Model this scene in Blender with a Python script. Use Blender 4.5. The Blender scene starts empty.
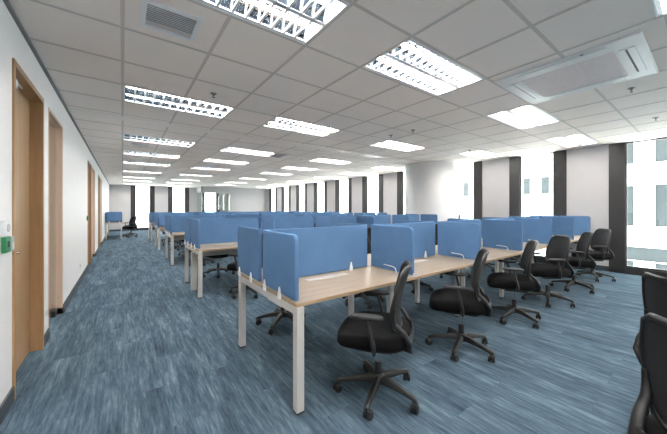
import bpy, bmesh, math, random
from math import sin, cos, pi, radians as R
from mathutils import Vector, Matrix
random.seed(7)
sc = bpy.context.scene
COL = sc.collection

# ------------------------------------------------------------------ sizes
CEIL = 2.708
XL, XR = -0.62, 8.31
YB, YE, YG = -8.5, 20.8, 19.3          # wall behind the camera, end wall, glazed block front
U = 0.612                               # ceiling module
DESK = 0.725
BX, PITCH, NST = 0.909, 1.225, 6
BENCH_Y = [1.63, 4.61, 7.60, 10.58, 13.56]
SCREEN_TOP = 1.172

# ------------------------------------------------------------------ materials
def new_mat(name):
    m = bpy.data.materials.new(name); m.use_nodes = True
    nt = m.node_tree
    return m, nt, nt.nodes['Principled BSDF']

def N(nt, t, **kw):
    n = nt.nodes.new(t)
    for k, v in kw.items():
        setattr(n, k, v)
    return n

def ramp(nt, stops, fac):
    r = N(nt, 'ShaderNodeValToRGB')
    els = r.color_ramp.elements
    while len(els) < len(stops): els.new(0.5)
    for e, (p, c) in zip(els, stops):
        e.position = p; e.color = (*c, 1)
    nt.links.new(fac, r.inputs['Fac'])
    return r.outputs['Color']

def coords(nt, scale=(1, 1, 1), rot=(0, 0, 0), kind='Object'):
    tc = N(nt, 'ShaderNodeTexCoord'); mp = N(nt, 'ShaderNodeMapping')
    mp.inputs['Scale'].default_value = scale; mp.inputs['Rotation'].default_value = rot
    nt.links.new(tc.outputs[kind], mp.inputs['Vector'])
    return mp.outputs['Vector']

def noise(nt, vec, scale, detail=3, rough=.55):
    n = N(nt, 'ShaderNodeTexNoise')
    n.inputs['Scale'].default_value = scale; n.inputs['Detail'].default_value = detail
    n.inputs['Roughness'].default_value = rough
    nt.links.new(vec, n.inputs['Vector'])
    return n.outputs['Fac']

def bump(nt, b, h, strength=.1, dist=.01):
    bp = N(nt, 'ShaderNodeBump')
    bp.inputs['Strength'].default_value = strength; bp.inputs['Distance'].default_value = dist
    nt.links.new(h, bp.inputs['Height']); nt.links.new(bp.outputs['Normal'], b.inputs['Normal'])

def plain(name, col, rough=.5, metal=0, var=.06, nscale=30, bstr=0, spec=.5):
    """colour with a faint mottling"""
    m, nt, b = new_mat(name)
    v = coords(nt)
    f = noise(nt, v, nscale)
    lo = tuple(max(0, c * (1 - var)) for c in col); hi = tuple(min(1, c * (1 + var)) for c in col)
    nt.links.new(ramp(nt, [(.3, lo), (.7, hi)], f), b.inputs['Base Color'])
    b.inputs['Roughness'].default_value = rough; b.inputs['Metallic'].default_value = metal
    b.inputs['Specular IOR Level'].default_value = spec
    if bstr: bump(nt, b, f, bstr, .002)
    return m

def mat_carpet():
    m, nt, b = new_mat('carpet_blue_streaks')
    L = nt.links
    tc = N(nt, 'ShaderNodeTexCoord')
    # planks .25 x 1.0 running along Y
    mp = N(nt, 'ShaderNodeMapping'); mp.inputs['Rotation'].default_value = (0, 0, pi / 2)
    L.new(tc.outputs['Object'], mp.inputs['Vector'])
    br = N(nt, 'ShaderNodeTexBrick'); br.offset = .5
    br.inputs['Scale'].default_value = 1; br.inputs['Brick Width'].default_value = 1.0
    br.inputs['Row Height'].default_value = .25; br.inputs['Mortar Size'].default_value = .0015
    br.inputs['Color1'].default_value = (0, 0, 0, 1); br.inputs['Color2'].default_value = (1, 1, 1, 1)
    br.inputs['Mortar'].default_value = (.5, .5, .5, 1)
    L.new(mp.outputs['Vector'], br.inputs['Vector'])
    # shift the streaks from plank to plank
    add = N(nt, 'ShaderNodeVectorMath', operation='MULTIPLY_ADD')
    L.new(br.outputs['Color'], add.inputs[0]); add.inputs[1].default_value = (3.1, 7.7, 0)
    L.new(tc.outputs['Object'], add.inputs[2])
    def streak(sx, sy, scale, detail):
        q = N(nt, 'ShaderNodeMapping'); q.inputs['Scale'].default_value = (sx, sy, 1)
        L.new(add.outputs[0], q.inputs['Vector'])
        return noise(nt, q.outputs['Vector'], scale, detail, .62)
    a = streak(34, 2.6, 1.0, 4)
    c = streak(90, 9, 1.0, 3)
    d = streak(7, 1.2, 1.0, 2)
    def mix(x, y, f):
        n = N(nt, 'ShaderNodeMath', operation='MULTIPLY_ADD')
        n.inputs[1].default_value = f
        L.new(x, n.inputs[0]); L.new(y, n.inputs[2]); return n.outputs[0]
    s = mix(a, mix(c, mix(d, mix(br.outputs['Color'], N(nt, 'ShaderNodeValue').outputs[0], 0.0), .3), .3), .4)
    col = ramp(nt, [(.36, CARPET[0]), (.47, CARPET[1]), (.55, CARPET[2]), (.68, CARPET[3])], s)
    # slight change of tone from plank to plank
    hs = N(nt, 'ShaderNodeHueSaturation')
    mr = N(nt, 'ShaderNodeMapRange'); mr.inputs['To Min'].default_value = .9; mr.inputs['To Max'].default_value = 1.1
    L.new(br.outputs['Color'], mr.inputs['Value']); L.new(mr.outputs[0], hs.inputs['Value'])
    L.new(col, hs.inputs['Color']); L.new(hs.outputs['Color'], b.inputs['Base Color'])
    b.inputs['Roughness'].default_value = 1; b.inputs['Specular IOR Level'].default_value = .04
    f = noise(nt, coords(nt), 420, 2)
    bump(nt, b, f, .5, .004)
    return m
CARPET = [(.029, .045, .063), (.060, .092, .121), (.092, .136, .172), (.20, .262, .300)]

def mat_wood(name, lo, hi, axis=(1.2, 14, 14), rough=.4, edge=None):
    m, nt, b = new_mat(name)
    v = coords(nt, axis)
    f = noise(nt, v, 2.2, 5, .6)
    nt.links.new(ramp(nt, [(.32, lo), (.68, hi)], f), b.inputs['Base Color'])
    b.inputs['Roughness'].default_value = rough
    return m

def mat_fabric(name, col, scale=900):
    m, nt, b = new_mat(name)
    v = coords(nt)
    f = noise(nt, v, 260, 2); g = noise(nt, v, 3.0, 2)
    mx = N(nt, 'ShaderNodeMath', operation='MULTIPLY_ADD'); mx.inputs[1].default_value = .6
    nt.links.new(f, mx.inputs[0]); nt.links.new(g, mx.inputs[2])
    lo = tuple(c * .9 for c in col); hi = tuple(min(1, c * 1.08) for c in col)
    nt.links.new(ramp(nt, [(.6, lo), (1.0, hi)], mx.outputs[0]), b.inputs['Base Color'])
    b.inputs['Roughness'].default_value = .9; b.inputs['Specular IOR Level'].default_value = .2
    bump(nt, b, f, .25, .002)
    return m

def mat_mesh():
    """open weave of the chair back: fine holes let a little of what is behind through"""
    m, nt, b = new_mat('chair_mesh_black')
    v = coords(nt)
    ck = N(nt, 'ShaderNodeTexVoronoi'); ck.inputs['Scale'].default_value = 210
    nt.links.new(v, ck.inputs['Vector'])
    lt = N(nt, 'ShaderNodeMath', operation='LESS_THAN'); lt.inputs[1].default_value = .30
    nt.links.new(ck.outputs['Distance'], lt.inputs[0])
    b.inputs['Base Color'].default_value = (.006, .006, .0065, 1)
    b.inputs['Roughness'].default_value = .7
    sub = N(nt, 'ShaderNodeMath', operation='MULTIPLY'); sub.inputs[1].default_value = .55
    nt.links.new(lt.outputs[0], sub.inputs[0])
    inv = N(nt, 'ShaderNodeMath', operation='SUBTRACT'); inv.inputs[0].default_value = 1
    nt.links.new(sub.outputs[0], inv.inputs[1]); nt.links.new(inv.outputs[0], b.inputs['Alpha'])
    return m

def mat_glass(name, tint=(.93, .98, .97), extra=.02):
    m, nt, b = new_mat(name)
    nt.nodes.remove(b)
    out = nt.nodes['Material Output']
    tr = N(nt, 'ShaderNodeBsdfTransparent'); tr.inputs['Color'].default_value = (*tint, 1)
    gl = N(nt, 'ShaderNodeBsdfGlossy'); gl.inputs['Roughness'].default_value = .02
    fr = N(nt, 'ShaderNodeFresnel'); fr.inputs['IOR'].default_value = 1.45
    ad = N(nt, 'ShaderNodeMath', operation='ADD'); ad.inputs[1].default_value = extra
    nt.links.new(fr.outputs[0], ad.inputs[0])
    ge = N(nt, 'ShaderNodeNewGeometry'); om = N(nt, 'ShaderNodeMath', operation='SUBTRACT'); om.inputs[0].default_value = 1
    nt.links.new(ge.outputs['Backfacing'], om.inputs[1])      # only the outer faces of the pane mirror
    mu = N(nt, 'ShaderNodeMath', operation='MULTIPLY'); nt.links.new(ad.outputs[0], mu.inputs[0]); nt.links.new(om.outputs[0], mu.inputs[1])
    mx = N(nt, 'ShaderNodeMixShader')
    nt.links.new(mu.outputs[0], mx.inputs[0]); nt.links.new(tr.outputs[0], mx.inputs[1]); nt.links.new(gl.outputs[0], mx.inputs[2])
    nt.links.new(mx.outputs[0], out.inputs['Surface'])
    return m

def mat_emit(name, col, s):
    m, nt, b = new_mat(name)
    b.inputs['Base Color'].default_value = (.9, .9, .9, 1)
    b.inputs['Emission Color'].default_value = (*col, 1); b.inputs['Emission Strength'].default_value = s
    return m

def mat_facade():
    m, nt, b = new_mat('facade_white')
    f = noise(nt, coords(nt, (1, 1, .4)), .8, 4)
    nt.links.new(ramp(nt, [(.3, (.74, .76, .78)), (.7, (.82, .83, .84))], f), b.inputs['Base Color'])
    b.inputs['Roughness'].default_value = .8
    return m

TUBE_E = 52
SKY_E = 5.7
M = dict(
    carpet=mat_carpet(),
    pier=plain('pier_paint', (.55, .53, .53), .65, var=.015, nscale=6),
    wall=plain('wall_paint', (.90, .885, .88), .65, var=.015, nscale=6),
    ceiling=plain('ceiling_tile', (.95, .86, .80), .85, var=.03, nscale=160, bstr=.05),
    tbar=plain('ceiling_tbar', (.66, .595, .55), .6, var=.02),
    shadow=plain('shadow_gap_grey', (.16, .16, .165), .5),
    strip=plain('ceiling_strip', (.93, .85, .80), .4, var=.02),
    skirting=plain('skirting_charcoal', (.035, .045, .055), .5),
    dark=plain('window_frame_dark', (.023, .0217, .022), .42, var=.05),
    glass=mat_glass('window_glass'),
    part_glass=mat_glass('partition_glass', (.90, .96, .95), .14),
    desk=mat_wood('desk_maple', (.39, .30, .215), (.455, .37, .285), (1.0, 12, 12), .35),
    desk_edge=mat_wood('desk_edge_band', (.38, .26, .155), (.46, .33, .21), (1.0, 20, 20), .45),
    white_metal=plain('white_powder_coat', (.61, .58, .555), .4, var=.02),
    plastic=plain('white_plastic', (.86, .86, .86), .35, var=.02),
    screen=mat_fabric('screen_blue_fabric', (.093, .186, .335)),
    black=plain('chair_black_plastic', (.0085, .008, .008), .45, var=.12),
    arm=plain('chair_arm_plastic', (.012, .0117, .012), .5, var=.1),
    seat=mat_fabric('chair_seat_fabric', (.0045, .0043, .0046)),
    mesh=mat_mesh(),
    chrome=plain('chrome', (.75, .75, .76), .15, 1, var=.02),
    foot=plain('foot_black', (.015, .015, .015), .6),
    door=mat_wood('door_oak', (.345, .215, .105), (.42, .265, .138), (14, 14, .8), .42),
    jamb=mat_wood('door_frame_oak', (.335, .195, .090), (.415, .25, .126), (14, 14, .8), .42),
    pale_wood=mat_wood('pale_frame_wood', (.66, .48, .37), (.74, .56, .45), (14, 14, .8), .35),
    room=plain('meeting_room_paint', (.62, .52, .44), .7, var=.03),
    louvre=plain('louvre_aluminium', (.86, .87, .89), .35, .45, var=.02),
    reflector=plain('reflector_mirror', (.56, .60, .66), .035, .97, var=.01),
    tube=mat_emit('fluorescent_tube', (1.0, .945, .88), TUBE_E),
    room_fill=mat_emit('added_room_glow', (1.0, .93, .84), 16),  # glow of the unseen fill lamps added in the meeting rooms
    vent=plain('vent_grey', (.66, .66, .66), .5),
    vent_dark=plain('vent_dark', (.12, .12, .12), .6),
    cassette=plain('cassette_white', (.83, .815, .80), .4, var=.02),
    cass_grille=plain('cassette_grille', (.76, .67, .65), .55, var=.04),
    brass=plain('sprinkler_metal', (.30, .27, .24), .4, .6),
    green=plain('release_green', (.010, .20, .075), .4),
    grey=plain('reader_grey', (.36, .40, .41), .45),
    facade=mat_facade(),
    facade_glass=plain('facade_glass', (.040, .047, .051), .15, 0, var=.12, nscale=.6, spec=.08),
    facade_line=plain('facade_frame', (.05, .055, .055), .5),
)

# ------------------------------------------------------------------ mesh helpers
class MB:
    def __init__(s): s.v = []; s.f = []; s.m = []; s.flat = []
    def add(s, vs, fs, mat=0, flat=False):
        b = len(s.v); s.v += [tuple(v) for v in vs]
        s.f += [tuple(b + i for i in f) for f in fs]; s.m += [mat] * len(fs); s.flat += [flat] * len(fs)
        return s
    def box(s, x0, x1, y0, y1, z0, z1, ch=0.0, mat=0, M4=None):
        """box with chamfered edges when ch > 0"""
        if ch <= 0:
            vs = [(x, y, z) for x in (x0, x1) for y in (y0, y1) for z in (z0, z1)]
            fs = [(0, 1, 3, 2), (4, 6, 7, 5), (0, 4, 5, 1), (2, 3, 7, 6), (0, 2, 6, 4), (1, 5, 7, 3)]
        else:
            bm = bmesh.new()
            bmesh.ops.create_cube(bm, size=1)
            for v in bm.verts:
                v.co = Vector(((x0 + x1) / 2 + v.co.x * (x1 - x0), (y0 + y1) / 2 + v.co.y * (y1 - y0), (z0 + z1) / 2 + v.co.z * (z1 - z0)))
            bmesh.ops.bevel(bm, geom=bm.edges[:], offset=ch, segments=2, affect='EDGES', profile=.6)
            bm.verts.index_update()
            vs = [v.co.copy() for v in bm.verts]; fs = [[v.index for v in f.verts] for f in bm.faces]
            bm.free()
        if M4 is not None: vs = [M4 @ Vector(v) for v in vs]
        return s.add(vs, fs, mat, True)
    def loft(s, rings, cap=True, mat=0, closed=True):
        n = len(rings[0]); vs = [p for r in rings for p in r]; fs = []
        for i in range(len(rings) - 1):
            for j in range(n if closed else n - 1):
                k = (j + 1) % n
                fs.append((i * n + j, i * n + k, (i + 1) * n + k, (i + 1) * n + j))
        s.add(vs, fs, mat)
        if cap:
            b = len(s.v) - len(vs)
            s.f += [tuple(b + j for j in range(n))[::-1], tuple(b + (len(rings) - 1) * n + j for j in range(n))]
            s.m += [mat] * 2; s.flat += [True] * 2
        return s
    def lathe(s, prof, n=20, c=(0, 0, 0), axis='z', mat=0):
        rings = []
        for r, h in prof:
            ring = []
            for j in range(n):
                a = 2 * pi * j / n
                p = (r * cos(a), r * sin(a), h)
                if axis == 'x': p = (p[2], p[0], p[1])
                elif axis == 'y': p = (p[1], p[2], p[0])
                ring.append((p[0] + c[0], p[1] + c[1], p[2] + c[2]))
            rings.append(ring)
        return s.loft(rings, mat=mat)
    def tube(s, pts, r, n=10, closed=False, mat=0, sq=None):
        """tube along a path; sq=(a,b) gives an elliptic section"""
        P = [Vector(p) for p in pts]; rings = []
        rs = r if isinstance(r, (list, tuple)) else [r] * len(P)
        up = None
        for i, p in enumerate(P):
            if closed: t = (P[(i + 1) % len(P)] - P[i - 1]).normalized()
            else: t = (P[min(i + 1, len(P) - 1)] - P[max(i - 1, 0)]).normalized()
            if up is None:
                up = Vector((0, 0, 1)) if abs(t.z) < .9 else Vector((0, 1, 0))
            a = t.cross(up).normalized(); up = a.cross(t).normalized()
            sa, sb = (sq if sq else (1, 1))
            rings.append([p + a * (rs[i] * sa * cos(2 * pi * j / n)) + up * (rs[i] * sb * sin(2 * pi * j / n)) for j in range(n)])
        if closed: rings.append(rings[0])
        return s.loft(rings, cap=not closed, mat=mat)
    def build(s, name, mats, parent=None, loc=None, smooth=40, recalc=True):
        me = bpy.data.meshes.new(name)
        me.from_pydata(s.v, [], s.f)
        mats = mats if isinstance(mats, (list, tuple)) else [mats]
        for m in mats: me.materials.append(m)
        if len(mats) > 1: me.polygons.foreach_set('material_index', s.m)
        flat = s.flat
        if recalc:
            bm = bmesh.new(); bm.from_mesh(me)
            lay = bm.faces.layers.int.new('fl'); bm.faces.ensure_lookup_table()
            for fc, q in zip(bm.faces, flat): fc[lay] = int(q)
            bmesh.ops.remove_doubles(bm, verts=bm.verts, dist=1e-6)
            bmesh.ops.recalc_face_normals(bm, faces=bm.faces)
            flat = [bool(fc[lay]) for fc in bm.faces]; bm.faces.layers.int.remove(lay)
            bm.to_mesh(me); bm.free()
        if smooth:
            me.set_sharp_from_angle(angle=R(smooth))
            me.polygons.foreach_set('use_smooth', [not q for q in flat])
        o = bpy.data.objects.new(name, me); COL.objects.link(o)
        if parent is not None: o.parent = parent
        if loc is not None: o.location = loc
        return o

def box(name, mat, x0, x1, y0, y1, z0, z1, parent=None, ch=0, loc=None):
    return MB().box(x0, x1, y0, y1, z0, z1, ch).build(name, mat, parent, loc)

def tag(o, label=None, cat=None, group=None, kind=None):
    if label: o['label'] = label
    if cat: o['category'] = cat
    if group: o['group'] = group
    if kind: o['kind'] = kind
    return o
def struct(o, label=None):
    o['kind'] = 'structure'
    if label: o['label'] = label
    return o
def empty(name, loc=(0, 0, 0), rz=0):
    o = bpy.data.objects.new(name, None); COL.objects.link(o)
    o.empty_display_size = .1
    o.location = loc; o.rotation_euler = (0, 0, rz)
    return o
def copy_tree(o, parent=None):
    c = o.copy(); COL.objects.link(c)
    if parent is not None: c.parent = parent
    for ch in list(o.children): copy_tree(ch, c)
    return c
ORD = ['first', 'second', 'third', 'fourth', 'fifth', 'sixth', 'seventh', 'eighth', 'ninth', 'tenth', 'eleventh', 'twelfth']

def rrect(x0, x1, z0, z1, r, n=6, corners=(1, 1, 1, 1)):
    """outline of a rounded rectangle; corners: bottom-left, bottom-right, top-right, top-left"""
    pts = []
    for (cx, cz, a0, on) in ((x0, z0, pi, corners[0]), (x1, z0, 1.5 * pi, corners[1]), (x1, z1, 0, corners[2]), (x0, z1, .5 * pi, corners[3])):
        rr = r if on else .004
        ox = cx + (rr if cx == x0 else -rr); oz = cz + (rr if cz == z0 else -rr)
        for i in range(n + 1):
            a = a0 + i / n * pi / 2
            pts.append((ox + rr * cos(a), oz + rr * sin(a)))
    return pts
def inset(pts, d):
    cx = sum(p[0] for p in pts) / len(pts); cz = sum(p[1] for p in pts) / len(pts)
    w = max(abs(p[0] - cx) for p in pts); h = max(abs(p[1] - cz) for p in pts)
    return [(cx + (p[0] - cx) * (w - d) / w, cz + (p[1] - cz) * (h - d) / h) for p in pts]
def plate(mb, outline, t, plane='xz', at=0, soft=.006, mat=0):
    """upholstered board: outline in (u, z), thickness t centred on `at`"""
    rings = []
    for k, (d, ins) in enumerate(((-t / 2, soft), (-t / 2 + soft * .4, soft * .3), (-t / 2 + soft, 0), (t / 2 - soft, 0), (t / 2 - soft * .4, soft * .3), (t / 2, soft))):
        pts = inset(outline, ins) if ins else outline
        rings.append([(u, at + d, z) if plane == 'xz' else (at + d, u, z) for u, z in pts])
    return mb.loft(rings, mat=mat)

# ------------------------------------------------------------------ room shell
struct(box('floor', M['carpet'], XL - 3.4, XR + .3, YB - .3, YE + .3, -.1, 0))

# ---- left wall with its openings: (y0, y1, kind)
HD = 2.40
doors = [(2.93, 3.87), (8.27, 9.13), (11.57, 12.33)]
panes = [(4.13, 5.00), (9.38, 10.30), (12.55, 13.60)]
ops = sorted([(a, b) for a, b in doors + panes])
mb = MB(); y = YB
for a, b in ops:
    mb.box(XL - .15, XL, y, a, 0, CEIL); mb.box(XL - .15, XL, a, b, HD, CEIL); y = b
mb.box(XL - .15, XL, y, YE + .3, 0, CEIL)
struct(mb.build('wall_left', M['wall'], smooth=0))
mb = MB(); y = YB
for a, b in ops:
    if a - y > .05: mb.box(XL, XL + .012, y, a, 0, .105, .002)
    y = b
mb.box(XL, XL + .012, y, YE, 0, .105, .002)
struct(mb.build('baseboard_left', M['skirting']))
# dark shadow gap where the ceiling meets the left wall
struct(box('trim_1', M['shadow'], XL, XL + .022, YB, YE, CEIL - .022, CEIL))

# ---- wood doors
for i, (a, b) in enumerate(doors):
    root = struct(empty(f'door_{i+1}', (XL, (a + b) / 2, 0)))
    w = (b - a) / 2
    f = MB()
    f.box(-.13, .012, -w, -w + .035, 0, HD, .003); f.box(-.13, .012, w - .035, w, 0, HD, .003)
    f.box(-.13, .012, -w + .035, w - .035, HD - .045, HD, .003)
    f.box(-.13, -.118, -w + .035, w - .035, 0, .01)
    f.build('door_frame', M['jamb'], root)
    leaf = MB().box(-.125, -.080, -w + .037, w - .037, .008, HD - .05, .003).build('door_leaf', M['door'], root)
    h = MB()
    hy, hz = -w + .15, 1.01
    h.lathe([(.024, -.078), (.024, -.070), (.010, -.068), (.010, -.018)], 16, (0, hy, hz), 'x')
    h.tube([(-.022, hy - .005, hz), (-.020, hy + .05, hz), (-.022, hy + .125, hz - .002)], [.009, .009, .007], 10)
    h.build('door_handle', M['chrome'], leaf)
    c = MB().box(-.081, -.030, -w + .06, -w + .30, HD - .125, HD - .062, .006)
    c.box(-.06, -.045, -w + .28, -w + .50, HD - .064, HD - .052, .002)
    c.build('door_closer', M['plastic'], leaf)

# ---- glazed panels beside the doors (pale frame, clear glass, black floor fittings)
for i, (a, b) in enumerate(panes):
    root = struct(empty(f'window_{i+1}', (XL, (a + b) / 2, 0)))
    w = (b - a) / 2
    f = MB()
    f.box(-.15, .004, -w, -w + .022, 0, HD, .002); f.box(-.15, .004, w - .022, w, 0, HD, .002)
    f.box(-.15, .004, -w + .022, w - .022, HD - .03, HD, .002)
    f.build('window_frame', M['pale_wood'], root)
    MB().box(-.072, -.060, -w + .022, w - .022, .012, HD - .03).build('window_pane', M['part_glass'], root, smooth=0)
    p = MB()
    p.box(-.088, -.044, w - .15, w - .024, .006, .075, .003); p.box(-.10, .012, w - .022, w + .055, .0, .085, .003)
    p.build('floor_fitting', M['foot'], root)

# ---- meeting rooms behind the left wall, seen through the glazed panels
mb = MB()
mb.box(XL - 3.3, XL - 3.2, 3.9, 15, 0, CEIL); mb.box(XL - 3.2, XL - .15, 3.85, 3.95, 0, CEIL); mb.box(XL - 3.2, XL - .15, 14.9, 15, 0, CEIL)
mb.box(XL - 3.2, XL - .15, 6.3, 6.4, 0, CEIL); mb.box(XL - 3.2, XL - .15, 10.9, 11.0, 0, CEIL)
struct(mb.build('wall_inner', M['room'], smooth=0))
for k, (yy, lab) in enumerate(((5.1, 'behind the first glazed panel'), (8.9, 'behind the second glazed panel'), (13.0, 'behind the third glazed panel'))):  # unseen lamps added so the rooms behind the glass are not dark
    root = empty('added_room_light', (XL - 1.5, yy, CEIL))
    tag(root, f'unseen square fill lamp added in the meeting room {lab}', 'ceiling light', 'added meeting room fill lamps')
    MB().box(-.32, .32, -.32, .32, -.03, 0, .004).build('fill_frame', M['plastic'], root)
    MB().box(-.29, .29, -.29, .29, -.036, -.030).build('diffuser', M['room_fill'], root, smooth=0)

# ---- window wall on the right
WY, WP, WW, JB = 2.327, 1.935, .728, .245
kk = list(range(-5, 9))
opn = [(WY + WP * k - JB, WY + WP * k + WW + JB) for k in kk]
mb = MB(); y = YB - .3
for a, b in opn:
    a2 = max(a, YB - .3)
    if a2 > y + .01: mb.box(XR, XR + .08, y, a2, 0, CEIL)
    y = b
mb.box(XR, XR + .08, y, YE + .08, 0, CEIL)
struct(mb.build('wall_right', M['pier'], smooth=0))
mb = MB(); y = YB
for a, b in opn:
    if a > y + .01: mb.box(XR - .014, XR, y, a, 0, .11, .002)
    y = b
struct(mb.build('baseboard_right', M['skirting']))
n = len(panes)
def window(idx, loc, rz, kind='right'):
    """dark floor-to-ceiling window: local x along the wall, y out of the room"""
    root = struct(empty(f'window_{idx}', loc, rz))
    h = WW / 2
    f = MB()
    for s in (-1, 1):
        x0, x1 = sorted((s * h, s * (h + JB)))
        f.box(x0, x1, -.015, .07, 0, CEIL - .001, .004)
        x0, x1 = sorted((s * (h - .022), s * h))
        f.box(x0, x1, .015, .07, .13, CEIL - .03, .003)
    f.box(-h, h, -.015, .07, 0, .13, .004)
    f.box(-h, h, .01, .07, .13, .165, .003)
    f.box(-h, h, .015, .07, CEIL - .03, CEIL - .001, .003)
    f.build('window_frame', M['dark'], root)
    MB().box(-h + .022, h - .022, .040, .052, .165, CEIL - .03).build('window_pane', M['glass'], root, smooth=0)
    return root
for k in kk:
    n += 1
    window(n, (XR, WY + WP * k + WW / 2, 0), -pi / 2)

# ---- end wall with two-and-a-half windows
ex = [.63, 2.565, 4.50]
mb = MB(); x = XL - .15
for a in ex:
    mb.box(x, a - JB, YE, YE + .08, 0, CEIL); x = a + WW + JB
mb.box(x, XR, YE, YE + .08, 0, CEIL)
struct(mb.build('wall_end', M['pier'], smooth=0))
mb = MB(); x = XL
for a in ex:
    mb.box(x, a - JB, YE - .014, YE, 0, .11, .002); x = a + WW + JB
mb.box(x, XR, YE - .014, YE, 0, .11, .002)
struct(mb.build('baseboard_end', M['skirting']))
for a in ex:
    n += 1
    window(n, (a + WW / 2, YE, 0), 0)
# wall behind the camera
struct(box('wall_back', M['wall'], XL - .15, XR + .3, YB - .3, YB, 0, CEIL))

# ---- glazed block in the far corner
mb = MB()
mb.box(5.80, XR, YG, YG + .1, 0, CEIL); mb.box(3.98, 5.80, YG, YG + .1, 2.36, CEIL); mb.box(3.98, 4.06, YG, YE, 2.36, CEIL)
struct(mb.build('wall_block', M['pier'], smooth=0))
n += 1
root = struct(empty(f'window_{n}', (4.9, YG, 0)))
f = MB()
for xa in (-.92, -.04, .86):
    f.box(xa, xa + .04, .02, .07, 0, 2.36, .003)
f.box(-.92, .90, .02, .07, 2.32, 2.36, .003); f.box(-.92, .90, .02, .07, 0, .06, .003)
f.build('window_frame', M['white_metal'], root)
g = MB(); g.box(-.88, -.04, .04, .052, .06, 2.32); g.box(.0, .86, .04, .052, .06, 2.32); g.box(-.90, -.888, .07, 1.5, .0, 2.36)
g.build('window_pane', M['part_glass'], root, smooth=0)

# ---- round column standing in front of the window wall
mb = MB()
mb.lathe([(.79, 0), (.79, CEIL)], 72)
struct(mb.build('column', M['wall'], loc=(7.83, 5.38, 0), smooth=30))

# ------------------------------------------------------------------ ceiling
X0 = .0
LC = [X0, X0 + 3 * U, X0 + 7 * U, X0 + 11 * U]
ROWS = [-.345, 1.434, 3.882, 6.43, 6.43 + 3 * U, 6.43 + 6 * U, 6.43 + 10 * U, 6.43 + 14 * U, 6.43 + 17 * U, 6.43 + 21 * U]
BACKROWS = [-.402 - 3 * U, -.402 - 7 * U, -.402 - 10 * U]      # the room and its lamps go on behind the camera
fix = []
for ci, lx in enumerate(LC):
    for ri, ly in enumerate(ROWS):
        if ci == 3 and ri == 2: ly -= U
        if ri == 9 and ci > 1: continue
        fix.append((ci, ri, lx, ly))
for bi, ly in enumerate(BACKROWS):
    for ci, lx in enumerate(LC): fix.append((ci, -1 - bi, lx, ly))
holes = [(lx + .008, lx + 2 * U - .008, ly + .008, ly + U - .008) for _, _, lx, ly in fix]
VENT = (.11, .455, 2.205, 2.535)
holes.append(VENT)
xs = sorted({XL - 3.4, XR} | {h[0] for h in holes} | {h[1] for h in holes})
ys = sorted({YB, YE} | {h[2] for h in holes} | {h[3] for h in holes})
mb = MB()
for xa, xb in zip(xs, xs[1:]):
    for ya, yb in zip(ys, ys[1:]):
        cx, cy = (xa + xb) / 2, (ya + yb) / 2
        if any(h[0] < cx < h[1] and h[2] < cy < h[3] for h in holes): continue
        mb.add([(xa, ya, CEIL), (xb, ya, CEIL), (xb, yb, CEIL), (xa, yb, CEIL)], [(0, 3, 2, 1)])
# slab above, so no daylight leaks in
mb.box(XL - 3.4, XR + .3, YB - .3, YE + .3, CEIL + .25, CEIL + .35)
ceil = struct(mb.build('ceiling', M['ceiling'], smooth=0, recalc=False))
# grid of T-bars (open over the fixtures)
gx = [X0 + k * U for k in range(-1, 14)]
gy = [2.046 + k * U for k in range(-17, 6)] + [6.43 + k * U for k in range(-1, 24)]
gy = [y for y in gy if YB < y < YE]; gx = [x for x in gx if XL + .05 < x < XR - .02]
mb = MB(); tw = .0125
for x in gx:
    segs = [(YB, YE)]
    for h in holes:
        if h[0] < x < h[1]:
            segs = [q for a, b in segs for q in ((a, min(b, h[2] - .008)), (max(a, h[3] + .008), b)) if q[1] - q[0] > .01]
    for a, b in segs: mb.box(x - tw, x + tw, a, b, CEIL - .004, CEIL + .001)
for y in gy:
    segs = [(XL + .022, XR)]
    for h in holes:
        if h[2] < y < h[3]:
            segs = [q for a, b in segs for q in ((a, min(b, h[0] - .008)), (max(a, h[1] + .008), b)) if q[1] - q[0] > .01]
    for a, b in segs: mb.box(a, b, y - tw, y + tw, CEIL - .0035, CEIL + .001)
g = mb.build('ceiling_grid', M['tbar'], ceil, smooth=0)
# flat cross strip with two raised edges
mb = MB()
mb.box(XL + .022, XR, 5.24, 5.265, CEIL - .010, CEIL + .001, .002); mb.box(XL + .022, XR, 5.43, 5.455, CEIL - .010, CEIL + .001, .002)
mb.box(XL + .022, XR, 5.265, 5.43, CEIL - .005, CEIL + .001)
struct(mb.build('trim_2', M['strip'], smooth=0))

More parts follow.
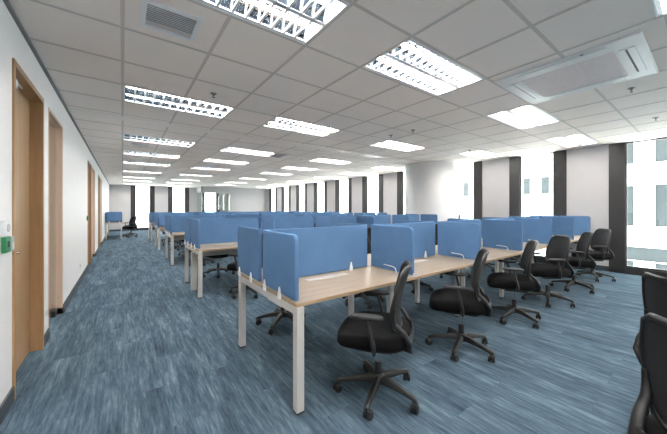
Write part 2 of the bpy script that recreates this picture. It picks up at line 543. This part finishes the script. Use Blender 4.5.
# ---- recessed louvre light: two tubes in mirror troughs
def make_light():
    root = empty('ceiling_light', (0, 0, CEIL))
    L, W, H = U - .010, U / 2 - .010, .085
    f = MB()
    f.box(-L, L, -W, -W + .012, -.003, .004); f.box(-L, L, W - .012, W, -.003, .004)
    f.box(-L, -L + .012, -W + .012, W - .012, -.003, .004); f.box(L - .012, L, -W + .012, W - .012, -.003, .004)
    f.box(-L, L, -W, W, H, H + .01)
    for s in (-1, 1):
        f.box(min(s * W, s * (W - .006)), max(s * W, s * (W - .006)), 0, 0, .004, H) if False else None
    f.box(-L, L, -W, -W + .006, .004, H); f.box(-L, L, W - .006, W, .004, H)
    f.box(-L, -L + .006, -W, W, .004, H); f.box(L - .006, L, -W, W, .004, H)
    f.build('housing', M['plastic'], root, smooth=0)
    q = MB(); wq = W - .012
    for sgn in (-1, 1):
        yc = sgn * wq / 2; hh = wq / 2 - .012
        prof = [(-hh + .0, .002), (-hh + .012, .022), (-hh + .034, .046), (-hh + .068, .068), (-.026, .080), (.026, .080), (hh - .068, .068), (hh - .034, .046), (hh - .012, .022), (hh, .002)]
        q.loft([[(x, yc + y, z) for y, z in prof] for x in (-L + .013, L - .013)], cap=False, closed=False)
    q.build('reflector', M['reflector'], root, smooth=60, recalc=False)
    # louvre: long parabolic rails and V-shaped cross blades
    m = MB()
    a, b = -L + .012, L - .012
    w = W - .012
    def rail(y, top, bot):
        m.loft([[(x, y - top / 2, .032), (x, y + top / 2, .032), (x, y + bot / 2, .0), (x, y - bot / 2, .0)] for x in (a, b)])
    rail(0, .004, .034); rail(-w + .012, .004, .024); rail(w - .012, .004, .024)
    nb = 12
    for i in range(1, nb):
        x = a + (b - a) * i / nb
        for s in (-1, 1):
            y0, y1 = sorted((s * .012, s * (w - .012)))
            m.loft([[(x - .001, yy, .028), (x + .001, yy, .028), (x + .007, yy, .0), (x - .007, yy, .0)] for yy in (y0, y1)])
    m.build('louvre', M['louvre'], root, smooth=0)
    for s in (-1, 1):
        t = MB().lathe([(.004, -L + .03), (.013, -L + .03), (.013, L - .03), (.004, L - .03)], 8, (0, s * w / 2, .047), 'x')
        t.build('tube', M['tube'], root)
    return root
proto = make_light()
lines = ['line along the door wall', 'second line from the door wall', 'third line from the door wall', 'line nearest the window wall']
first = True
for ci, ri, lx, ly in fix:
    o = proto if first else copy_tree(proto); first = False
    o.location = (lx + U, ly + U / 2, CEIL)
    if ri < 0 or (ri == 0 and ci != 1):
        tag(o, 'recessed louvre light in the ceiling behind the camera', 'ceiling light', 'louvre lights behind the camera'); continue
    tag(o, f'recessed louvre light, {ORD[ri - (ci != 1)]} from the camera in the {lines[ci]}', 'ceiling light', 'recessed louvre lights')

# ---- air grille in the ceiling
root = tag(empty('ceiling_vent', ((VENT[0] + VENT[1]) / 2, (VENT[2] + VENT[3]) / 2, CEIL)), 'square grey slatted air grille in the ceiling tile above the wood door', 'vent')
w, h = (VENT[1] - VENT[0]) / 2, (VENT[3] - VENT[2]) / 2
f = MB()
f.box(-w - .012, w + .012, -h - .012, -h + .025, -.008, .004, .002); f.box(-w - .012, w + .012, h - .025, h + .012, -.008, .004, .002)
f.box(-w - .012, -w + .022, -h + .025, h - .025, -.008, .004, .002); f.box(w - .022, w + .012, -h + .025, h - .025, -.008, .004, .002)
f.build('vent_frame', M['plastic'], root)
s = MB()
for i in range(13):
    yy = -h + .03 + i * (2 * h - .06) / 12
    s.box(-w + .02, w - .02, -.0085, .0085, -.0015, .0015, 0, 0, Matrix.Translation((0, yy, .006)) @ Matrix.Rotation(R(14), 4, 'X'))
s.build('grille', M['vent'], root, smooth=0)
box('vent_box', M['vent_dark'], -w, w, -h, h, .05, .06, root)
def small_vent(x, y, lx, ly, label, mat='vent'):
    root = tag(empty('ceiling_vent', (x, y, CEIL)), label, 'vent')
    f = MB()
    f.box(-lx / 2, lx / 2, -ly / 2, -ly / 2 + .02, -.008, .0, .002); f.box(-lx / 2, lx / 2, ly / 2 - .02, ly / 2, -.008, 0, .002)
    f.box(-lx / 2, -lx / 2 + .02, -ly / 2 + .02, ly / 2 - .02, -.008, 0, .002); f.box(lx / 2 - .02, lx / 2, -ly / 2 + .02, ly / 2 - .02, -.008, 0, .002)
    f.build('vent_frame', M['cassette'], root)
    s = MB(); nn = max(4, int(ly / .03))
    for i in range(nn):
        yy = -ly / 2 + .03 + i * (ly - .06) / (nn - 1)
        s.box(-lx / 2 + .02, lx / 2 - .02, -.010, .010, -.001, .001, 0, 0, Matrix.Translation((0, yy, -.0065)) @ Matrix.Rotation(R(20), 4, 'X'))
    s.build('grille', M[mat], root, smooth=0)
small_vent(X0 + 4.6 * U, 6.43 + .5 * U, 1.15, .56, 'long grey return air grille between lights beyond the ceiling strip', 'cass_grille')
small_vent(.30, 7.34, .34, .20, 'small grey vent between first two lights past the ceiling strip')
small_vent(.30, 9.2, .34, .20, 'small grey vent between second and third lights past the ceiling strip')

# ---- ceiling cassette air conditioner
root = tag(empty('ceiling_air_conditioner', (3.73, .885, CEIL)), 'large white square ceiling cassette air conditioner near the window side', 'air conditioner')
f = MB()
hw = .545
# panel ring with a bevelled rim
ring = [(hw, 0), (hw, -.006), (hw - .012, -.014), (.36, -.019), (.36, -.008)]
rings = []
for d, z in ring: rings.append([(-d, -d, z), (d, -d, z), (d, d, z), (-d, d, z)])
f.loft(rings, cap=False)
f.build('panel', M['cassette'], root, smooth=20)
g = MB(); g.box(-.36, .36, -.36, .36, -.016, -.004)
for k in (-1, 1): g.box(-.36, .36, k * .12 - .004, k * .12 + .004, -.020, -.015)
for i in range(34):
    yy = -.345 + i * .0209
    g.box(-.345, .345, yy, yy + .006, -.0178, -.0155)
g.build('intake_grille', M['cass_grille'], root, smooth=0)
for s, op in ((-1, 1), (1, 0)):
    fl = MB()
    y0, y1 = sorted((s * .385, s * .485))
    fl.box(-.335, .335, y0, y1, -.023, -.0165, .002)
    fl.build('air_flap', M['cassette'], root)
    sl = MB(); yy = s * .430
    sl.box(-.32, .32, yy - (.007 if op else .003), yy + (.007 if op else .003), -.0242, -.0225)
    tag(sl.build('slot', M['vent_dark'], root, smooth=0))
for s in (-1, 1):
    x0, x1 = sorted((s * .385, s * .485))
    MB().box(x0, x1, -.335, .335, -.0215, -.0165, .002).build('air_flap', M['cassette'], root)
MB().lathe([(.0, -.0), (.014, -.0), (.012, -.008), (0, -.009)], 12, (-.50, -.18, -.014)).build('sensor', M['grey'], root)

# ---- sprinkler heads
def make_sprinkler():
    root = empty('ceiling_sprinkler')
    MB().lathe([(.002, 0), (.036, 0), (.034, -.006), (.012, -.012), (.010, -.03), (.004, -.03)], 18).build('escutcheon', M['brass'], root)
    d = MB().lathe([(.002, -.046), (.018, -.046), (.018, -.049), (.002, -.049)], 14)
    d.tube([(.009, 0, -.03), (.013, 0, -.04), (.006, 0, -.047)], .002, 6); d.tube([(-.009, 0, -.03), (-.013, 0, -.04), (-.006, 0, -.047)], .002, 6)
    d.build('deflector', M['brass'], root)
    return root
sp = make_sprinkler()
SPR = [(.865, 3.553, 'just beyond the twin-tube light over the door aisle'), (4.626, .574, 'beside the ceiling cassette air conditioner'), (6.425, .543, 'between the air conditioner and the corner window'),
       (4.057, 3.146, 'beyond the air conditioner, nearer of a close pair'), (4.01, 3.61, 'beyond the air conditioner, farther of a close pair'), (6.534, 3.45, 'beside the light in front of the round column'), (4.0, 6.9, 'beside the long return air grille'), (2.45, 8.7, 'far down the room over the third desk row')]
for i, (x, y, t) in enumerate(SPR):
    o = sp if i == 0 else copy_tree(sp)
    o.location = (x, y, CEIL)
    tag(o, f'small metal sprinkler head {t}', 'sprinkler', 'sprinkler heads')

# ------------------------------------------------------------------ desks
def make_bench(n=NST, pitch=PITCH, name='bench_desk'):
    """n pairs of desks back to back; origin at the near aisle corner on the floor, x along the row"""
    root = empty(name)
    D, dep = .595, 1.20
    Ln = n * pitch
    # tops
    t = MB().box(0, pitch - .003, 0, D, DESK - .025, DESK, .0025)
    top0 = t.build('tabletop', [M['desk'], M['desk_edge']], root)
    for p in top0.data.polygons: p.material_index = 0 if p.normal.z > .6 else 1
    for r in (0, 1):
        for k in range(n):
            o = top0 if (r, k) == (0, 0) else top0.copy()
            if o is not top0: COL.objects.link(o)
            o.parent = root; o.location = (k * pitch, r * (dep - D), 0)
    # under-structure
    bz = DESK - .027
    for x0 in (.004, Ln - .059):
        MB().box(x0, x0 + .055, .05, dep - .10, bz - .055, bz, .004).build('end_rail', M['white_metal'], root)
    for yb in (.30, dep - .35):
        MB().box(.06, Ln - .06, yb, yb + .05, bz - .05, bz, .004).build('beam', M['white_metal'], root)
    MB().box(.12, Ln - .12, .47, .73, bz - .15, bz - .142, 0).box(.12, Ln - .12, .47, .476, bz - .142, bz - .05).box(.12, Ln - .12, .724, .73, bz - .142, bz - .05).build('cable_tray', M['white_metal'], root, smooth=0)
    def leg(x, yy, s=.056):
        l = MB().box(-s / 2, s / 2, -s / 2, s / 2, .012, bz, .005).build('leg', M['white_metal'], root, (x, yy, 0))
        MB().box(-s / 2 + .001, s / 2 - .001, -s / 2 + .001, s / 2 - .001, 0, .014, .002).build('foot', M['foot'], l)
    for x in (.0275, Ln - .0275):
        for yy in (.020, dep - .075): leg(x, yy)
    for k in range(1, n):
        for yy in (.30, dep - .30): leg(k * pitch - .0015, yy, .05)
    # screens
    z0, z1 = DESK + .012, SCREEN_TOP
    side = MB(); plate(side, rrect(0, .535, z0, z1, .045, corners=(0, 0, 1, 0)), .032, 'yz', 0)
    # long screen joined to the side screen by a rounded corner
    def add_copy(src, loc, nm=None, rz=0, ss=None):
        o = src.copy(); COL.objects.link(o); o.parent = root; o.location = loc; o.rotation_euler = (0, 0, rz)
        if nm: o.name = nm
        return o
    sfront = MB(); plate(sfront, rrect(.020, .560, z0, z1, .045, corners=(0, 0, 0, 1)), .032, 'yz', 0)
    s_near = sfront.build('side_screen', M['screen'], root, (.016, 0, 0))
    sback = MB(); plate(sback, rrect(.645, dep - .015, z0, z1, .045, corners=(0, 0, 1, 0)), .032, 'yz', 0)
    s_far = sback.build('side_screen', M['screen'], root, (.016, 0, 0))
    for k in range(1, n + 1):
        x = k * pitch + (.0 if k < n else -.018)
        add_copy(s_near, (x, 0, 0)); add_copy(s_far, (x, 0, 0))
    cen = MB(); plate(cen, rrect(.012, pitch - .075, z0, z1, .045, corners=(0, 0, 1, 0)), .032, 'xz', .576)
    c0 = cen.build('centre_screen', M['screen'], root, (.012, 0, 0))
    for k in range(1, n): add_copy(c0, (k * pitch + .004, 0, 0))
    # clips: little white spikes gripping the screens
    def clip_mesh():
        m = MB()
        m.loft([[(-.006, -.019, -.012), (.006, -.019, -.012), (.006, .019, -.012), (-.006, .019, -.012)],
                [(-.006, -.019, .012), (.006, -.019, .012), (.006, .019, .012), (-.006, .019, .012)],
                [(-.005, -.012, .038), (.005, -.012, .038), (.005, .012, .038), (-.005, .012, .038)],
                [(-.004, -.005, .072), (.004, -.005, .072), (.004, .005, .072), (-.004, .005, .072)]])
        return m
    ec = None
    for x, in ((-.008,), (Ln + .006,)):
        for yy in (.235, .50, .80, 1.10):
            if ec is None: ec = clip_mesh().build('screen_clip', M['plastic'], root, (x, yy, DESK - .012))
            else: add_copy(ec, (x, yy, DESK - .012))
    for k in range(n):
        add_copy(ec, (k * pitch + .93, .552, DESK + .012), rz=pi / 2)
        add_copy(ec, (k * pitch + .93, .600, DESK + .012), rz=pi / 2)
    # small foot of each dividing screen at the desk edge
    df = None
    for k in range(1, n):
        for yy in (.012, dep - .03):
            if df is None: df = MB().box(-.008, .008, 0, .03, DESK - .03, DESK + .03, .003).build('screen_bracket', M['plastic'], root, (k * pitch, yy, 0))
            else: add_copy(df, (k * pitch, yy, 0))
    # cable flap lying flush at the back of each top
    fl = MB().box(-.22, .22, -.038, .038, DESK, DESK + .003, .001)
    for i in range(4): fl.box(-.20 + i * .11, -.13 + i * .11, -.036, -.02, DESK + .003, DESK + .0045)
    f0 = None
    for k in range(n):
        for yy, rz in ((.470, 0), (dep - .470, pi)):
            if f0 is None: f0 = fl.build('cable_flap', M['white_metal'], root, (k * pitch + .59, yy, 0))
            else: add_copy(f0, (k * pitch + .59, yy, 0), rz=rz)
    # bent white wire standing by each dividing screen
    hk = MB().tube([(0, .36, DESK + .062), (0, .24, DESK + .058), (0, .212, DESK + .048), (0, .20, DESK + .025), (0, .198, DESK)], .0045, 8)
    h0 = None
    for k in range(1, n):
        if h0 is None: h0 = hk.build('wire_hook', M['plastic'], root, (k * pitch - .03, 0, 0))
        else: add_copy(h0, (k * pitch - .03, 0, 0))
    return root
bench = make_bench()
brow = ['nearest the camera', 'second from the camera', 'third from the camera', 'fourth from the camera', 'farthest from the camera']
for i, y in enumerate(BENCH_Y):
    o = bench if i == 0 else copy_tree(bench)
    o.location = (BX, y, 0)
    tag(o, f'long maple bench desk with white legs and blue screens, row {brow[i]}', 'desk', 'bench desks across the room')
    if i == 1:
        box('cable_riser', M['white_metal'], .0, .075, .50, .585, 0, DESK - .10, o, .004)
# small desk along the door wall at the far end
D2 = empty('side_desk', (-.60, 15.42, 0))
tag(D2, 'small blue-screened desk against the door wall at the far end', 'desk')
t = MB().box(0, .60, 0, 2.4, DESK - .025, DESK, .0025).build('tabletop', [M['desk'], M['desk_edge']], D2)
for p in t.data.polygons: p.material_index = 0 if p.normal.z > .6 else 1
for x in (.04, .56):
    for yy in (.04, 2.36):
        l = MB().box(-.0275, .0275, -.0275, .0275, .012, DESK - .025, .005).build('leg', M['white_metal'], D2, (x, yy, 0))
        MB().box(-.024, .024, -.024, .024, 0, .014, .002).build('foot', M['foot'], l)
for yy in (.0, 2.345): MB().box(.07, .53, yy + .012, yy + .055, DESK - .08, DESK - .027, .004).build('end_rail', M['white_metal'], D2)
m = MB(); plate(m, rrect(.05, .585, DESK + .012, SCREEN_TOP, .045, corners=(0, 0, 1, 0)), .032, 'xz', .02); s0 = m.build('side_screen', M['screen'], D2)
for k in (1.2, 2.36):
    o = s0.copy(); COL.objects.link(o); o.parent = D2; o.location = (0, k, 0)
m = MB(); plate(m, rrect(.0, 2.38, DESK + .012, SCREEN_TOP, .045, corners=(0, 0, 1, 1)), .032, 'yz', .028); m.build('centre_screen', M['screen'], D2)
for x in (.14, .50): MB().box(x - .014, x + .014, -.008, .004, DESK - .024, DESK + .05, .004).build('screen_clip', M['plastic'], D2)

# ------------------------------------------------------------------ task chair (faces +y)
def supr(a, b, n=28, e=3.2):
    pts = []
    for i in range(n):
        t = 2 * pi * i / n; c, s = cos(t), sin(t)
        pts.append((a * math.copysign(abs(c) ** (2 / e), c), b * math.copysign(abs(s) ** (2 / e), s)))
    return pts
def back_pt(u, v):
    """back surface: u across -1..1, v up 0..1"""
    z = .525 + .420 * v
    hw = .205 + .030 * sin(pi * min(1, v * 1.15)) - .020 * v
    yc = -.158 + .030 * sin(pi * v) * (1 - v) - .065 * v ** 1.4
    return Vector((hw * u, yc + .045 * u * u, z))
def make_chair():
    root = empty('task_chair')
    # seat cushion
    m = MB(); rings = []
    for s, z in ((.72, .402), (.93, .408), (.99, .428), (1.0, .455), (.985, .488), (.93, .503), (.78, .511), (.45, .513)):
        ring = []
        for x, y in supr(.250 * s, .258 * s):
            dz = -.028 * max(0, y / .245) ** 3 + .010 * abs(x / .25) ** 2
            ring.append((x, y + .03, z + dz))
        rings.append(ring)
    m.loft(rings).build('seat', M['seat'], root, smooth=50)
    m = MB().loft([[(x, y + .02, z) for x, y in supr(.21 * s, .205 * s)] for s, z in ((.9, .388), (1, .396), (1, .415))])
    m.build('seat_pan', M['black'], root)
    # mesh back
    nu, nv = 12, 14
    def clampuv(i, j):
        v = j / nv; u = -1 + 2 * i / nu
        # rounded corners
        r = .16
        dv = max(0, (v - (1 - r)) / r, (r - v) / r)
        u *= 1 - .28 * (1 - math.sqrt(max(0, 1 - dv * dv)))
        return back_pt(u, v)
    front = [[clampuv(i, j) for i in range(nu + 1)] for j in range(nv + 1)]
    m = MB()
    vs = [p + Vector((0, .006, 0)) for row in front for p in row] + [p - Vector((0, .006, 0)) for row in front for p in row]
    o_ = (nu + 1) * (nv + 1); fs = []
    for j in range(nv):
        for i in range(nu):
            a = j * (nu + 1) + i
            fs.append((a, a + 1, a + nu + 2, a + nu + 1)); fs.append((o_ + a, o_ + a + nu + 1, o_ + a + nu + 2, o_ + a + 1))
    m.add(vs, fs).build('backrest', M['mesh'], root, smooth=60, recalc=False)
    loop = [front[0][i] for i in range(nu + 1)] + [front[j][nu] for j in range(1, nv + 1)] + [front[nv][i] for i in range(nu - 1, -1, -1)] + [front[j][0] for j in range(nv - 1, 0, -1)]
    MB().tube(loop, .0135, 8, closed=True).build('back_frame', M['black'], root, smooth=60)
    # lumbar loop: from the sides of the back down and under the seat
    m = MB()
    for s in (-1, 1):
        p = [back_pt(s * .97, .42) + Vector((0, -.010, 0)), back_pt(s * .98, .30) + Vector((0, -.012, 0)), back_pt(s * .98, .17) + Vector((0, -.020, 0)),
             (s * .190, -.186, .535), (s * .172, -.222, .470), (s * .128, -.226, .408), (s * .07, -.165, .392), (s * .05, -.06, .388)]
        m.tube(p, [.010, .013, .017, .020, .021, .021, .020, .018], 10, sq=(1.2, .8))
    m.tube([(-.175, -.216, .478), (-.10, -.236, .482), (0, -.242, .484), (.10, -.236, .482), (.175, -.216, .478)], .018, 10, sq=(.6, 1.6))
    m.build('back_support', M['black'], root, smooth=60)
    # arms
    for s in (-1, 1):
        m = MB()
        m.tube([(s * .10, .0, .412), (s * .22, .0, .408), (s * .268, -.004, .425), (s * .282, -.002, .47), (s * .285, .018, .56), (s * .287, .036, .625), (s * .285, .045, .648)], [.014, .016, .019, .020, .017, .015, .014], 10, sq=(.7, 1.35))
        arm = m.build('armrest', M['arm'], root, smooth=60)
        m = MB().loft([[(x + s * .278, y + .045, z) for x, y in supr(.034 * q, .108 * q, 20, 3)] for q, z in ((.85, .640), (1, .645), (1, .657), (.9, .664))])
        m.build('arm_pad', M['arm'], arm, smooth=50)
    # tilt mechanism with a lever
    m = MB().box(-.085, .085, -.13, .10, .350, .395, .012)
    m.tube([(.08, .03, .385), (.20, .04, .383), (.235, .04, .378)], [.006, .006, .010], 8)
    m.build('tilt_mechanism', M['black'], root)
    g = MB().lathe([(.003, .09), (.026, .09), (.026, .235), (.024, .24), (.003, .24)], 16).build('gas_lift', M['black'], root)
    MB().lathe([(.002, .24), (.0155, .24), (.0155, .365), (.002, .365)], 14).build('piston', M['chrome'], g)
    # five-star base with twin-wheel castors
    m = MB().lathe([(.005, .085), (.043, .085), (.046, .10), (.043, .14), (.032, .152), (.005, .152)], 20)
    for k in range(5):
        a = 2 * pi * k / 5
        d = Vector((cos(a), sin(a), 0)); t = Vector((-sin(a), cos(a), 0)); rings = []
        for r, z, w, h in ((.02, .118, .026, .024), (.09, .117, .025, .022), (.18, .105, .021, .017), (.255, .090, .017, .013), (.290, .082, .016, .012), (.300, .079, .008, .006)):
            c = d * r + Vector((0, 0, z))
            rings.append([c + t * (w * q) + Vector((0, 0, h * zz)) for q, zz in ((-1, -1), (1, -1), (1, .3), (.55, 1), (-.55, 1), (-1, .3))])
        m.loft(rings)
    base = m.build('star_base', M['black'], root)
    c0 = None
    for k in range(5):
        a = 2 * pi * k / 5
        if c0 is None:
            m = MB()
            for s in (-1, 1):
                x0, x1 = sorted((s * .008, s * .026))
                m.lathe([(.004, x0), (.024, x0), (.0275, x0 + .004), (.0275, x1 - .004), (.022, x1), (.004, x1)], 16, (0, -.012, .0275), 'x')
            m.lathe([(.004, -.008), (.018, -.008), (.018, .008), (.004, .008)], 12, (0, -.012, .034), 'x')
            m.tube([(0, 0, .038), (0, 0, .082)], .009, 10)
            m.loft([[(-.02, -.036, .050), (.02, -.036, .050), (.02, .010, .058), (-.02, .010, .058)], [(-.016, -.03, .060), (.016, -.03, .060), (.016, .010, .066), (-.016, .010, .066)]])
            c0 = m.build('castor', M['black'], base)
            o = c0
        else:
            o = c0.copy(); COL.objects.link(o); o.parent = base
        o.location = (.286 * cos(a), .286 * sin(a), 0); o.rotation_euler = (0, 0, a * 1.7 + k * 1.3)
    return root, base
chair, _b = make_chair()
used = [False]
def put_chair(x, y, rz, label, group, base=None):
    o = chair if not used[0] else copy_tree(chair)
    used[0] = True
    o.location = (x, y, 0); o.rotation_euler = (0, 0, R(rz))
    for ch in o.children:
        if ch.name.startswith('star_base'):
            ch.rotation_euler = (0, 0, R((random.uniform(0, 72) if base is None else base) - rz))
    tag(o, label, 'chair', group)
    return o
desk_no = ['desk at the aisle end', 'second desk from the aisle', 'third desk from the aisle', 'fourth desk from the aisle', 'fifth desk from the aisle', 'desk beside the window wall']
bn = ['nearest bench', 'second bench', 'third bench', 'fourth bench', 'farthest bench']
# front side of the nearest bench: as the photo shows them
FRONT = [(1.497, 1.47, 38, 66), (2.609, 1.46, 31, 53), (3.83, 1.47, 28, 33), (4.915, 1.45, 46, 54), (6.04, 1.42, 28, 30), (7.20, 1.41, 42, 60)]
for k, (x, y, rz, b) in enumerate(FRONT):
    put_chair(x, y, rz, f'black task chair, near side of the {bn[0]}, {desk_no[k]}', 'chairs along the near side of the nearest bench', b)
def side_chairs(bi, far, ks):
    for k in ks:
        x = BX + (k + .5) * PITCH + random.uniform(-.06, .06)
        y = BENCH_Y[bi] + (1.2 + .21 if far else -.21) + random.uniform(-.03, .04)
        rz = (180 if far else 0) + random.uniform(-18, 18)
        s = 'window-wall' if False else ('far' if far else 'near')
        if bi == 1 and k == 0: x, y, rz = (1.58, 4.38, 38) if not far else (1.55, 6.0, 170)
        put_chair(x, y, rz, f'black task chair, {s} side of the {bn[bi]}, {desk_no[k]}', f'chairs along the {s} side of the {bn[bi]}')
side_chairs(0, True, range(6))
side_chairs(1, False, (0, 2, 4))
side_chairs(1, True, (0, 2))
side_chairs(2, False, range(1)); side_chairs(2, True, range(1))
side_chairs(3, False, range(1)); side_chairs(3, True, range(1))
side_chairs(4, False, range(1))
# chairs at the small wall desk
put_chair(.27, 16.15, 120, 'black task chair at the small wall desk, nearer the camera', 'chairs at the small wall desk')
put_chair(.33, 17.15, 70, 'black task chair at the small wall desk, nearer the end wall', 'chairs at the small wall desk')
# two chairs at the edge of the picture, backs towards the benches
put_chair(1.68, -.08, -125, 'black task chair cut off by the photo edge, in front of the other one', 'chairs beside the camera', 60)
put_chair(2.64, .02, -132, 'black task chair cut off by the photo edge, behind the nearer one', 'chairs beside the camera', 73)

# ------------------------------------------------------------------ wall devices by the first door
o = empty('door_release_switch', (XL, 2.755, 1.112))
tag(o, 'green emergency door release box on the wall by the wood door', 'door release')
MB().box(0, .022, -.052, .052, -.052, .052, .005).build('case', M['green'], o)
MB().box(.022, .025, -.020, .020, -.018, .022, .002).build('call_point', M['foot'], o)
o = empty('mounted_card_reader', (XL, 2.872, 1.105))
tag(o, 'narrow grey card reader between the green box and the door frame', 'card reader')
MB().box(0, .018, -.034, .034, -.050, .050, .005).build('case', M['grey'], o)
MB().box(.018, .020, -.018, .018, -.034, .010, .002).build('face_plate', M['vent'], o)
o = empty('intercom', (XL, 2.735, 1.222))
tag(o, 'white intercom with a round speaker above the green box', 'intercom')
MB().box(0, .025, -.065, .065, -.050, .050, .010).build('case', M['plastic'], o)
MB().lathe([(.002, .025), (.028, .025), (.026, .030), (.002, .030)], 18, (0, 0, 0), 'x').build('speaker', M['white_metal'], o)
o = empty('power_socket', (XL, 3.985, .30))
tag(o, 'white socket plate low on the wall between door and glass', 'socket')
MB().box(0, .008, -.045, .045, -.045, .045, .003).build('plate', M['plastic'], o)
MB().box(.008, .011, -.018, .018, -.022, .022, .002).build('rocker', M['white_metal'], o)
o = empty('power_socket', (XL, 6.9, .30))
tag(o, 'white socket plate low on the long blank wall', 'socket')
MB().box(0, .008, -.06, .06, -.045, .045, .003).build('plate', M['plastic'], o)
MB().box(.008, .011, -.03, .03, -.022, .022, .002).build('socket_face', M['white_metal'], o)
o = empty('door_release_switch', (XL, 8.10, 1.13))
tag(o, 'green emergency door release box by the second wood door', 'door release')
MB().box(0, .022, -.052, .052, -.052, .052, .005).build('case', M['green'], o)
MB().box(.022, .025, -.020, .020, -.018, .022, .002).build('call_point', M['foot'], o)

# ------------------------------------------------------------------ the building across the street
FX = 26.0
bl = empty('street_building', (FX, 0, -12))
tag(bl, 'white office block with large windows across the street', 'building')
mb = MB()
# storeys: glass bands and white bands; bays with white piers
bay, pier = 2.05, .90
zb = [(-6.2, -2.0), (-1.1 - .86, -1.1), (.21, 2.78), (4.15, 6.8), (8.1, 10.8), (12, 14.8)]
y0, y1 = -22, 20
wall = MB(); gl = MB(); fr = MB()
wall.box(.30, 8, y0, y1, -12, 30)
zz = [-12] + [z for b in zb for z in b] + [30]
for a, b in zip(zz[0::2], zz[1::2]): wall.box(0, .32, y0, y1, a + 12, b + 12)
YS = 4.11                      # glazed bays up to here, a plain wing with small windows beyond
yy = 2.227 - 7 * (bay + pier)
while yy < YS:
    for a, b in zb:
        if b - a > 1: wall.box(0, .31, yy, yy + pier, a + 12, b + 12)
    c = yy + pier + bay / 2
    if c < YS:
        for a, b in zb: fr.box(.16, .22, c - .03, c + .03, a + 12, b + 12)
    yy += bay + pier
for a, b in zb:
    gl.box(.20, .24, y0, YS, a + 12, b + 12)
    wall.box(0, .31, YS, y1, a + 12, b + 12)
for n_ in range(10):
    ya = 5.05 + 1.255 * n_
    for z0_ in (-5.2, -1.35, 2.5, 6.35):
        gl.box(-.012, .02, ya, ya + .5, z0_ + 12, z0_ + 13.25)
        fr.box(-.03, .0, ya - .03, ya + .53, z0_ + 11.95, z0_ + 12.0)
wall.build('facade', M['facade'], bl, smooth=0)
gl.build('glazing', M['facade_glass'], bl, smooth=0)
fr.build('mullions', M['facade_line'], bl, smooth=0)

# ------------------------------------------------------------------ light from outside, camera
w = bpy.data.worlds.new('sky'); sc.world = w; w.use_nodes = True
bg = w.node_tree.nodes['Background']
wt = w.node_tree
tc = wt.nodes.new('ShaderNodeTexCoord'); sx = wt.nodes.new('ShaderNodeSeparateXYZ')
wt.links.new(tc.outputs['Generated'], sx.inputs[0])
mr = wt.nodes.new('ShaderNodeMapRange')               # overcast sky above, an added, slightly dimmer glow below in place of ground
mr.inputs['From Min'].default_value = -.12; mr.inputs['From Max'].default_value = .05
mr.inputs['To Min'].default_value = SKY_E * .95; mr.inputs['To Max'].default_value = SKY_E
wt.links.new(sx.outputs['Z'], mr.inputs['Value']); wt.links.new(mr.outputs[0], bg.inputs['Strength'])
bg.inputs['Color'].default_value = (1.0, .98, .955, 1)

cam = bpy.data.cameras.new('camera'); co = bpy.data.objects.new('camera', cam); COL.objects.link(co)
co.location = (0, 0, 1.35); co.rotation_euler = (pi / 2, 0, -R(36.58))
cam.sensor_width = 36; cam.lens = 36 * 284.2 / 667
cam.shift_y = -(217 - 208.06) / 667
cam.clip_start = .02; cam.clip_end = 200
sc.camera = co
sc.view_settings.view_transform = 'Standard'; sc.view_settings.look = 'None'
sc.view_settings.gamma = 1; sc.view_settings.use_curve_mapping = False
sc.view_settings.exposure = 1.24
sc.cycles.use_denoising = True
sc.cycles.max_bounces = 8; sc.cycles.transparent_max_bounces = 12
sc.cycles.sample_clamp_indirect = 6
